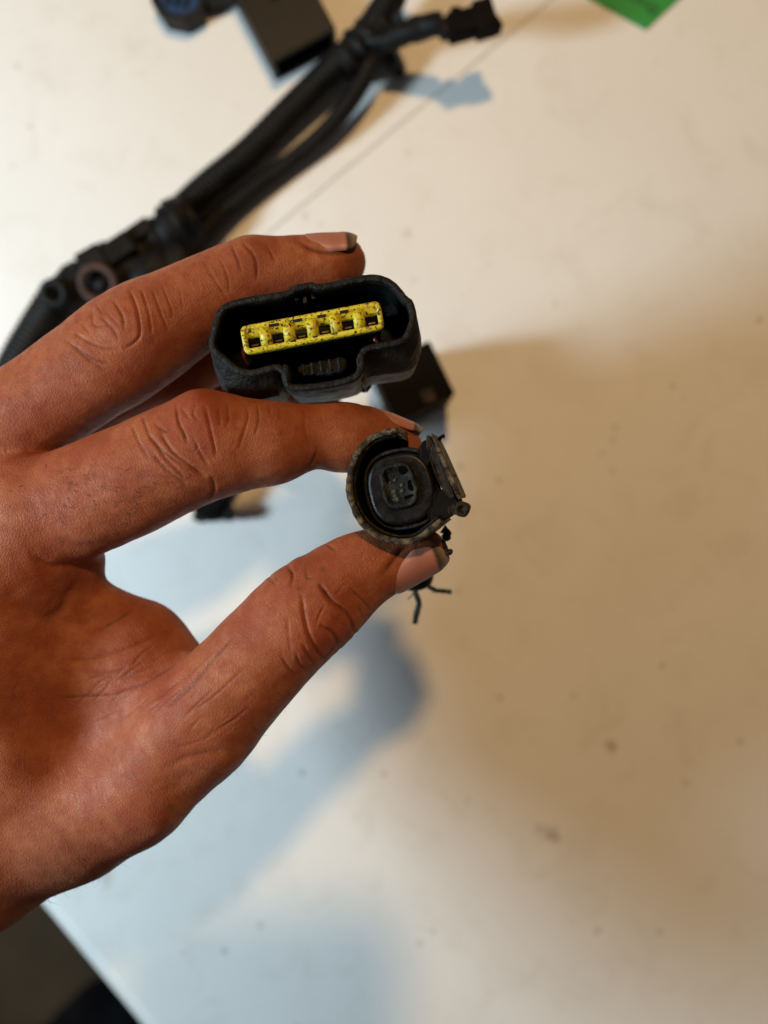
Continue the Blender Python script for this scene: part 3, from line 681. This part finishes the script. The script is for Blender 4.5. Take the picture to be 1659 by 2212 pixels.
for x, y, sw in ((-8.0, 2.1, 2.0), (-2.9, 2.15, 2.1), (2.5, 2.1, 1.9), (7.5, 2.15, 1.9), (-4.6, -2.0, 1.2), (.3, -1.95, 1.1)):
    V = [L1(x+sx*sw/2, y+sy*.32, -1.605+dz) for dz in (0.0, .03) for sx, sy in ((-1, -1), (1, -1), (1, 1), (-1, 1))]
    obj('slot_shade', V, [(0, 1, 2, 3), (4, 5, 6, 7), (0, 1, 5, 4), (1, 2, 6, 5), (2, 3, 7, 6), (3, 0, 4, 7)], M['knob'], ins, smooth=False)  # raised dark plates, painted as the shade of open notches
# visible bits of the red seal
for a_, b_, r_s in ((L1(-15.6, -.6, -5.5), L1(-15.3, -4.3, -6.0), 1.0), (L1(13.6, -3.6, -7.0), L1(13.8, -4.4, -7), .5)):
    V, Fc = tube_geo(catmull([tuple(a_), tuple((a_+b_)/2+Vector((-.5*mm, 0, .3*mm))), tuple(b_)], 5), r_s*mm, 12, True)
    obj('seal', V, Fc, M['seal'], c1)
# broken latch tab in the bay
p = resample(chaikin([zc(*q) for q in [(695, 725), (720, 705), (800, 690), (900, 668), (1020, 648), (1028, 740), (940, 770), (860, 775), (770, 785), (705, 770)]], 1), 44)
nz2 = np.array([noise.noise(Vector((q[0], q[1], 3))*1300) for q in p])*.35*mm
V, Fc = rings([ring3(p, -13.9*mm), ring3(p, -2.2*mm+nz2), ring3(inset(p, .45*mm), -1.8*mm+nz2)])
latch = obj('latch_tab', V, Fc, M['shell'], c1)
for k in range(5):
    q = zc(740+58*k, 742-11*k); box('grip_rib', (q[0], q[1], -1.75*mm), (.55*mm, 2.6*mm, .9*mm), M['shell'], latch, rz=th*.9, bev=.00015)
for st in ([(598, 716), (648, 708), (660, 845), (612, 850)], [(1084, 652), (1142, 630), (1146, 765), (1100, 770)]):
    q = resample(chaikin([zc(*a) for a in st], 1), 30); g_ = np.array([noise.noise(Vector((a[0], a[1], 2))*1200) for a in q])*.2*mm
    V, Fc = rings([ring3(q, -13.8*mm), ring3(q, -.35*mm+g_), ring3(inset(q, .35*mm), .05*mm+g_)]); obj('bay_step', V, Fc, M['shell'], c1)
# key groove at the top and a rib inside the wall
for x, y in ((745, 250), (690, 232), (800, 222)):
    q = zc(x, y+14); box('key_rib', (q[0], q[1], -8.2*mm), (.9*mm, 2.0*mm, 11.5*mm), M['black'], c1, rz=th, bev=.0002)
# rear neck and cable running down under the hand towards the harness
V, Fc = rings([ring3(resample(chaikin([zc(*q) for q in [(330, 330), (1250, 200), (1300, 520), (380, 690)]], 2), 60)*f, z*mm) for f, z in ((.96, -21), (.92, -27), (.70, -31), (.45, -33))])
obj('rear_neck', V, Fc, M['black'], c1)
o1 = c1.location
pth = catmull([tuple(Vector((0, 0, -.030))), tuple(P(690, 790, .206)-o1), tuple(P(690, 860, .240)-o1), tuple(P(600, 930, .272)-o1), tuple(P(470, 960, .287)-o1), tuple(P(300, 900, .2915)-o1), tuple(P(120, 800, .2925)-o1)], 26)
V, Fc = tube_geo(pth, [.0062 if k > 12 else .005 for k in range(len(pth))], 14, True, ridges=3)
obj('cable', V, Fc, M['conduit'], c1)

# ------------------------------------------------------------------ cracked round connector
C2U, C2V, C2D = 848.4, 1050.6, .1545
c2 = empty('broken_connector', P(C2U, C2V, C2D), 'cracked round sensor plug with worn beige rim pinched between thumb and finger', 'connector')
K2 = 0.2356/F*C2D
def w2(x, y): return ((x-690)*K2, -(y-850)*K2)
tilt = Matrix.Rotation(math.radians(-11), 3, 'Y') @ Matrix.Rotation(math.radians(2), 3, 'X')
def tl2(V): return [tilt @ Vector(v) for v in V]
def wall(name, path, t0, t1, z0, z1, mat, parent, n=90, jag=.35, seed=0):
    p = resample(chaikin([w2(*q) for q in path], 2, False), n, False)
    a = inset(p, t0, False); b = inset(p, t1, False); V = []; Fc = []
    for k in range(n):
        g = noise.noise(Vector((p[k][0], p[k][1], seed))*900)*jag*mm
        g2 = noise.noise(Vector((p[k][0], p[k][1], seed+5))*700)*jag*.4*mm
        d = (b[k]-a[k]); d = d/np.linalg.norm(d)*g2
        V += [(*a[k], z0), (*(a[k]+d), z1+g-.25*mm), (*(a[k]*.8+b[k]*.2+d), z1+g), (*(a[k]*.2+b[k]*.8+d), z1+g*.6), (*(b[k]+d*.5), z1+g*.6-.3*mm), (*b[k], z0)]
    for k in range(n-1):
        for j in range(6): Fc.append((k*6+j, k*6+(j+1) % 6, (k+1)*6+(j+1) % 6, (k+1)*6+j))
    Fc += [tuple(range(6)), tuple(range((n-1)*6, n*6))]
    return obj(name, tl2(V), Fc, mat, parent)
ARC0 = [(722, 308), (620, 325), (500, 370), (385, 480), (310, 640), (276, 850), (300, 1010), (380, 1185), (480, 1290), (600, 1360), (750, 1392), (850, 1385), (950, 1350), (1060, 1260), (1152, 1188)]
ARC = [(x if x > 742 else 742+(x-742)*1.085, y) for x, y in ARC0]
wall('sleeve', ARC, 0.0, 1.3*mm, -17*mm, 0.0, M['sleeve'], c2, 130, .45)
wall('liner', ARC, 1.25*mm, 2.1*mm, -17*mm, -.9*mm, M['black'], c2, 90, .3, 2)
fp = inset(resample(chaikin([w2(*q) for q in ARC], 2, False), 80, False), 1.6*mm, False)
fp = np.vstack([fp, [w2(990, 1120), w2(860, 900), w2(738, 540)]])
V, Fc = rings([ring3(fp, -16*mm), ring3(fp, -7.6*mm)])
obj('cup', tl2(V), Fc, M['hole_shade'], c2, smooth=False)
# inner plug
def oval(cx, cy, a, b, rot, n=48, pw=2.3):
    p = []
    for k in range(n):
        t = 2*math.pi*k/n; x = math.copysign(abs(math.cos(t))**(2/pw), math.cos(t))*a; y = math.copysign(abs(math.sin(t))**(2/pw), math.sin(t))*b
        q = w2(cx+x*math.cos(rot)-y*math.sin(rot), cy+x*math.sin(rot)+y*math.cos(rot)); p.append(q)
    return np.array(p)
ro = math.radians(-12); PZ = 2.9
def ov(a, z, cx=752, cy=876): return ring3(oval(cx, cy, a*.95, a*1.03, ro, pw=2.6), (z+PZ)*mm)
V, Fc = rings([ov(330, -16), ov(360, -10), ov(372, -6.6), ov(372, -6.0), ov(350, -5.7), ov(340, -5.9), ov(335, -6.6), ov(325, -6.6), ov(318, -4.6), ov(300, -4.2), ov(280, -4.2)])
obj('plug', tl2(V), Fc, M['plug'], c2)
V, Fc = tube_geo(tl2([*ov(352, -5.7), ov(352, -5.7)[0], ov(352, -5.7)[1]]), .00042, 8, False)
obj('gasket', V, Fc, M['shell'], c2)
def ov2(a, z):
    p = oval(741, 842, a*.70, a*.92, ro, pw=3.4); p = p + np.array([[noise.noise(Vector((q[0], q[1], .3))*700), noise.noise(Vector((q[0], q[1], 5.))*700)] for q in p])*.35*mm
    return ring3(p, (z+PZ)*mm)
V, Fc = rings([ov2(232, -6), ov2(232, -3.6), ov2(222, -3.2), ov2(190, -3.1), ov2(183, -3.5), ov2(80, -3.55)])
face = obj('pin_block', tl2(V), Fc, M['corroded'], c2)
for x, y, ra_, rb_, rt in ((800, 690, 44, 50, .3), (872, 842, 34, 52, -.2), (640, 768, 17, 58, -.35), (850, 945, 46, 17, -.4), (715, 905, 20, 26, 0)):
    p = oval(x-18, y, ra_, rb_, rt, 18, 2)
    p = p + np.array([[noise.noise(Vector((q[0], q[1], 1.3))*1500), noise.noise(Vector((q[0], q[1], 7.))*1500)] for q in p])*.22*mm
    V, Fc = rings([ring3(p, (z+PZ)*mm) for z in (-5, -3.42)])
    obj('pin_hole_shade', tl2(V), Fc, M['hole_shade'], face, smooth=False)  # solid black caps, coloured for the shade inside pin holes
for k in range(9):                                   # crumbs of corrosion on the face
    x = rr.gauss(735, 50); y = rr.gauss(850, 80); r = rr.uniform(10, 26)
    p = oval(x, y, r, r*rr.uniform(.6, 1.6), rr.uniform(0, 3), 10, 2)
    V, Fc = rings([ring3(p, (PZ-3.6)*mm), ring3(p, (PZ-3.38)*mm), ring3(p*.5+p.mean(0)*.5, (PZ-3.25)*mm)])
    obj('corrosion_crumb', tl2(V), Fc, M['crumb'], face)
# latch bar at the side with its bridges and knob
def prism(name, pts, z0, z1, mat, n=40, jag=.15, it=1, parent=c2):
    p = resample(chaikin([w2(*q) for q in pts], it), n)
    g = np.array([noise.noise(Vector((q[0], q[1], 9))*1100) for q in p])*jag*mm
    V, Fc = rings([ring3(p, z0*mm), ring3(p, z1*mm+g-.2*mm), ring3(inset(p, .2*mm), z1*mm+g)])
    o = obj(name, tl2(V), Fc, mat, parent, smooth=False); return o
bar = prism('latch_bar', [(1036, 374), (1066, 368), (1320, 945), (1316, 968), (1272, 965)], -12, 0, M['sleeve'], 60)
prism('bar_back', [(980, 402), (1042, 376), (1278, 964), (1200, 968), (1120, 850), (1040, 650)], -12, -.5, M['knob'], 50, .5)
prism('bridge', [(895, 540), (990, 395), (1040, 500), (1045, 620), (985, 690), (940, 640)], -12, -1.6, M['far'], 40, .5)
prism('bridge', [(985, 1140), (1060, 905), (1120, 870), (1290, 960), (1270, 1060), (1160, 1170), (1060, 1190)], -12, -1.4, M['far'], 40, .5)
V, Fc = rings([ring3(oval(1318, 1062, r, r*1.05, .3, 26, 2.6), z*mm) for r, z in ((50, -10), (62, -5), (68, -1.4), (60, -.9), (38, -.75), (30, -1.3))])
obj('knob', tl2(V), Fc, M['knob'], c2)
prism('knob_arm', [(1180, 1040), (1260, 1010), (1290, 1050), (1280, 1110), (1200, 1120)], -6, -1.1, M['knob'], 30, .3)
# rear body, boot and frayed wires
o2 = c2.location
def Q(u, v, d): return P(u, v, d) - o2
pth = catmull([Q(855, 1055, .166), Q(866, 1085, .174), Q(878, 1150, .184), Q(892, 1215, .190), Q(902, 1258, .193)], 8)
rad = np.interp(np.linspace(0, 1, len(pth)), [0, .3, .6, .9, 1], [.0092, .0085, .0062, .0046, .0038])
V, Fc = tube_geo(pth, rad, 22, True, ridges=6); obj('rear_boot', V, Fc, M['black'], c2)
for pts, r0 in (([Q(890, 1250, .192), Q(899, 1285, .197), Q(905, 1303, .199), Q(900, 1325, .201), Q(896, 1346, .202)], .0008), ([Q(915, 1250, .192), Q(926, 1266, .196), Q(940, 1275, .198), Q(958, 1277, .2), Q(976, 1279, .2)], .00065),
                ([Q(893, 1280, .197), Q(886, 1290, .198), Q(880, 1294, .198)], .00018), ([Q(930, 1268, .196), Q(940, 1270, .198), Q(936, 1282, .198)], .00016)):
    p = catmull(pts, 6); V, Fc = tube_geo(p, [r0*(1+.25*noise.noise(Vector(q)*900)) for q in p], 8, True); obj('wire', V, Fc, M['wire'], c2)
for pts, r0 in (([Q(945, 958, .158), Q(949, 949, .1575), Q(953, 944, .157), Q(960, 941, .157)], .00038), ([Q(962, 1165, .172), Q(966, 1150, .171), Q(956, 1142, .171)], .0010), ([Q(957, 1168, .165), Q(966, 1192, .1625), Q(972, 1194, .1625), Q(973, 1188, .1622)], .0005), ([Q(976, 1026, .1565), Q(981, 1030, .156)], .0005)):
    p = catmull(pts, 6); V, Fc = tube_geo(p, [r0*(1+.5*noise.noise(Vector(q)*1500)) for q in p], 8, True); obj('debris', V, Fc, M['knob'], c2)

# ------------------------------------------------------------------ wiring harness lying on the table
ho = T(450, 480)
har = empty('wiring_harness', ho, 'black wiring loom of ribbed conduits with taped junction lying across the table', 'wiring harness')
def HP(u, v, z):  # point at height z above the table that the camera sees at (u, v)
    return P(u, v, H - z) - ho
def conduit(name, pts, r, mat, n=40, ridges=4, parent=har, seg=16, wob=0):
    p = catmull(pts, n); 
    V, Fc = tube_geo(p, r, seg, True, ridges=ridges, wob=wob); return obj(name, V, Fc, mat, parent)
conduit('conduit', [HP(856, -60, .016), HP(842, 0, .016), HP(790, 77, .0135), HP(708, 160, .009), HP(630, 237, .007), HP(537, 330, .006), HP(455, 397, .006), HP(393, 454, .007), HP(330, 520, .008)], .0058, M['conduit'], 30)
conduit('conduit', [HP(815, 92, .014), HP(786, 170, .011), HP(744, 236, .009), HP(694, 292, .007), HP(628, 348, .005), HP(560, 400, .0045), HP(496, 452, .005), HP(448, 500, .006), HP(405, 560, .006)], [.0035+.0014*max(0, (k-120)/120) for k in range(241)], M['conduit'], 30)
conduit('conduit', [HP(130, 640, .009), HP(80, 720, .0085), HP(40, 790, .008), HP(0, 880, .008), HP(-40, 1000, .008)], .0078, M['conduit'], 28)
conduit('branch', [HP(795, 92, .014), HP(845, 82, .019), HP(900, 64, .024), HP(955, 48, .028)], .0042, M['tape'], 10, 0, wob=.25)
conduit('taped_junction', [HP(860, 50, .012), HP(815, 75, .0125), HP(775, 110, .011), HP(740, 150, .010)], [.0075+.001*math.sin(k*1.3) for k in range(25)], M['tape'], 8, 0, wob=.2)
conduit('stub', [HP(825, 108, .011), HP(845, 135, .008), HP(858, 150, .0045), HP(872, 162, .0035)], [.0034-.00007*k for k in range(25)], M['tape'], 8, 0, wob=.3)
conduit('taped_bundle', [HP(420, 470, .0085), HP(370, 505, .0095), HP(320, 540, .0105), HP(270, 570, .011), HP(225, 590, .011)], [.0085+.0016*math.sin(k*.22)+.0005*math.sin(k*2.1) for k in range(41)], M['tape'], 10, 0, wob=.22)
conduit('taped_bundle', [HP(400, 560, .008), HP(350, 590, .010), HP(300, 600, .010), HP(250, 610, .010)], .0095, M['tape'], 10, 0, wob=.25)
conduit('taped_bundle', [HP(225, 590, .0105), HP(180, 605, .010), HP(150, 628, .0095), HP(120, 660, .009)], .0075, M['tape'], 10, 0, wob=.22)
def tbox(name, u, v, zt, s, mat, rz, parent=har, off=ho, bev=.0008):
    p = P(u, v, H-zt) - off; return box(name, (p.x, p.y, p.z - s[2]/2), s, mat, parent, rz=rz, bev=bev)
tbox('clip', 195, 560, .0235, (.0100, .0095, .018), M['tape'], math.radians(30))
tbox('clip', 298, 495, .0195, (.010, .006, .012), M['tape'], math.radians(34))
tbox('clip', 250, 535, .0225, (.0125, .0085, .012), M['tape'], math.radians(34))
def torus(name, u, v, z, R, r, mat, parent=har, off=ho):
    c_ = P(u, v, H-z) - off; p = [c_ + Vector((math.cos(t), math.sin(t)*.95, .25*math.sin(t)))*R for t in np.linspace(0, 2*math.pi, 33)]; p.append(p[1])
    V, Fc = tube_geo(p, r, 10, False); return obj(name, V, Fc, mat, parent)
torus('rusty_ring', 212, 612, .0215, .0062, .0016, M['rust'])
torus('grommet', 118, 634, .0185, .0040, .0018, M['tape'])
conduit('bolt', [HP(222, 615, .010), HP(222, 615, .022)], .0030, M['tape'], 2, 0)
conduit('grommet_core', [HP(116, 634, .006), HP(116, 634, .0175)], .0042, M['conduit'], 2, 0)
# small connector at the end of the right-hand branch, propped up on its branch
rz = math.radians(16)
tbox('end_plug', 1000, 40, .0335, (.0110, .0080, .008), M['far'], rz)
tbox('end_plug', 1048, 24, .0340, (.0075, .0105, .009), M['far'], rz)
tbox('end_plug', 968, 50, .0310, (.0060, .0060, .006), M['tape'], rz)
tbox('end_plug_tab', 1074, 44, .0320, (.0030, .0050, .006), M['far'], rz+.3)
tbox('end_plug_tab', 1022, 62, .0315, (.0050, .0030, .004), M['far'], rz)
tbox('end_plug_tab', 985, 20, .0320, (.0040, .0030, .004), M['far'], rz-.2)

# ------------------------------------------------------------------ loose connectors on the table
def shell_box(name, u, v, zt, s, rz, label, wall_t, open_dir, mat, extras=None):
    """five-sided open housing. s = size; open_dir in local axes '-y' or '+z'"""
    base = P(u, v, H-zt); root = empty(name, (base.x, base.y, 0), label, 'connector')
    R = Matrix.Rotation(rz, 3, 'Z')
    x, y, z = s
    def pc(nm, c_, sz, mt=mat, bev=.0006):
        q = R @ Vector(c_); return box(nm, (q.x, q.y, q.z), sz, mt, root, rz=rz, bev=bev)
    return root, pc
root, pc = shell_box('grey_connector', 622, 34, .013, (0, 0, 0), math.radians(28), 'dark grey rectangular connector housing with open end beside the loom', .001, '-y', M['greyconn'])
X, Y, Z = .0285, .034, .013
pc('top_wall', (0, .004, Z-.001), (X, Y, .002), M['greyconn'])
pc('side_wall', (-X/2+.001, .004, Z/2-.001), (.002, Y, Z-.002), M['greyconn'])
pc('side_wall', (X/2-.001, .004, Z/2-.001), (.002, Y, Z-.002), M['greyconn'])
pc('bottom_wall', (0, .004, .001), (X-.0042, Y, .002), M['greyconn'])
pc('inner_block', (0, .010, Z/2), (X-.0042, .014, Z-.0045), M['black'])
pc('lock_ridge', (.002, .010, Z+.0006), (.009, .004, .0016), M['black'])
root, pc = shell_box('blue_connector', 386, -16, .009, (0, 0, 0), math.radians(-28), 'black angular connector with blue inside near the grey housing', .001, '+z', M['greyconn'])
hx = [(-.0105, .013), (.0105, .013), (.0105, -.005), (.0045, -.0105), (-.0045, -.0105), (-.0105, -.005)]
po = np.array(hx); R2 = Matrix.Rotation(math.radians(-12), 2)
def rr2(p): return [tuple(R2 @ Vector(q)) for q in p]
po = np.array(rr2(po)); 
V, Fc = rings([ring3(po*.96, 0.0), ring3(po, .002), ring3(po, .0085), ring3(po*.97, .009), ring3(po*.84, .009), ring3(po*.82, .0084), ring3(po*.80, .003)])
o = obj('housing', V, Fc, M['greyconn'], root, smooth=False)
V, Fc = rings([ring3(po*.78, .0028), ring3(po*.78, .0076), ring3(po*.74, .0081)])
blu = obj('blue_core', V, Fc, M['blue'], root, smooth=False)
for k in range(3):
    q = R2 @ Vector((-.0035+.0035*k, 0)); box('blue_slot_shade', (q.x, q.y, .0081), (.0016, .010, .0010), M['black'], blu, rz=math.radians(-12), bev=.0002)  # raised black bars, coloured as the shade of slots
box('side_arm', (.0165, .006, .0048), (.016, .014, .0088), M['greyconn'], root, rz=math.radians(14), bev=.001)

root, pc = shell_box('square_connector', 893, 822, .034, (0, 0, 0), math.radians(26), 'black square connector with small pale catch behind the yellow insert plug', .001, '+z', M['conduit'])
pc('housing', (0, 0, .0165), (.0235, .0215, .033), M['far'], .0008)
pc('shoulder', (-.0045, .0125, .0155), (.0130, .0045, .031), M['far'], .0006)
pc('recess_shade', (.0025, -.0065, .0329), (.0050, .0035, .0010), M['black'], .0002)  # raised black plate, its colour stands for the shade of a recess
pc('catch', (.0025, -.0085, .0333), (.0042, .0022, .0012), M['rust'], .0002)
root, pc = shell_box('taped_connector', 462, 1092, .012, (0, 0, 0), math.radians(-28), 'small black connector end poking out below the index finger', .001, '+z', M['conduit'])
pc('housing', (-.002, .004, .006), (.0095, .020, .0115), M['far'], .0008)
pc('lug', (.0050, -.0010, .006), (.0055, .0045, .008), M['conduit'], .0006)
pc('lug', (-.004, -.0072, .005), (.0042, .0036, .0098), M['conduit'], .0006)

# ------------------------------------------------------------------ green card
gp = [T(1395, 66), T(1272, -2), T(1090, -103), T(1270, -230), T(1470, -10)]
a_ = T(1395, 66); d1 = (T(1275, 0) - a_).normalized(); d2 = (T(1466, 0) - a_).normalized()
co_ = a_; q = [co_, co_ + d1*.05, co_ + d1*.05 + d2*.085, co_ + d2*.085]
root = empty('green_card', co_, 'bright green printed card corner lying flat on the white table', 'card')
obj('sheet', [v - co_ + Vector((0, 0, dz)) for dz in (0.0001, .0006) for v in q], [(3, 2, 1, 0), (4, 5, 6, 7), (0, 1, 5, 4), (1, 2, 6, 5), (2, 3, 7, 6), (3, 0, 4, 7)], M['green'], root, smooth=False)
strokes = [[(1372, 5), (1385, 10), (1396, 16), (1402, 24), (1404, 14)], [(1404, 28), (1412, 28), (1417, 20), (1412, 10), (1404, 12), (1402, 20)], [(1398, 27), (1408, 32), (1418, 26), (1420, 14)], [(1360, -4), (1372, 2), (1380, -4), (1390, 8), (1398, 2)], [(1340, -14), (1352, -6), (1358, -16), (1366, -4)]]
for s in strokes:
    p = catmull(s, 6); pl = [T(x, y) - co_ for x, y in p]; V = []; Fc = []
    for k in range(len(pl)):
        t = (pl[min(k+1, len(pl)-1)] - pl[max(k-1, 0)]); t.normalize(); nn = Vector((-t.y, t.x, 0))*.00035
        V += [pl[k]+nn+Vector((0, 0, .00066)), pl[k]-nn+Vector((0, 0, .00066))]
    Fc = [(2*k, 2*k+1, 2*k+3, 2*k+2) for k in range(len(pl)-1)]
    obj('printed_stroke', V, Fc, M['ink'], root, smooth=False)

# ------------------------------------------------------------------ the phone that takes the picture (its lens is the camera; it throws the square shadow)
ph = empty('phone', (-.027, -.0455, .3085), 'dark smartphone held level above the table, lens pointing down', 'phone')
V, Fc = rings([[(x*mm, y*mm, z*mm) for x, y in rrect(w_, h_, r_, 6)] for w_, h_, r_, z in ((76, 159.5, 11, 0), (77.6, 161, 11.7, .8), (77.6, 161, 11.7, 7), (76, 159.5, 11, 7.8))])
obj('body', V, Fc, M['phone'], ph)
V, Fc = rings([[(x*mm+.027, y*mm+.0455, z*mm) for x, y in rrect(11, 11, 5.4, 6)] for z in (0.2, -2.0)])
obj('lens_ring', V, Fc, M['phone'], ph)
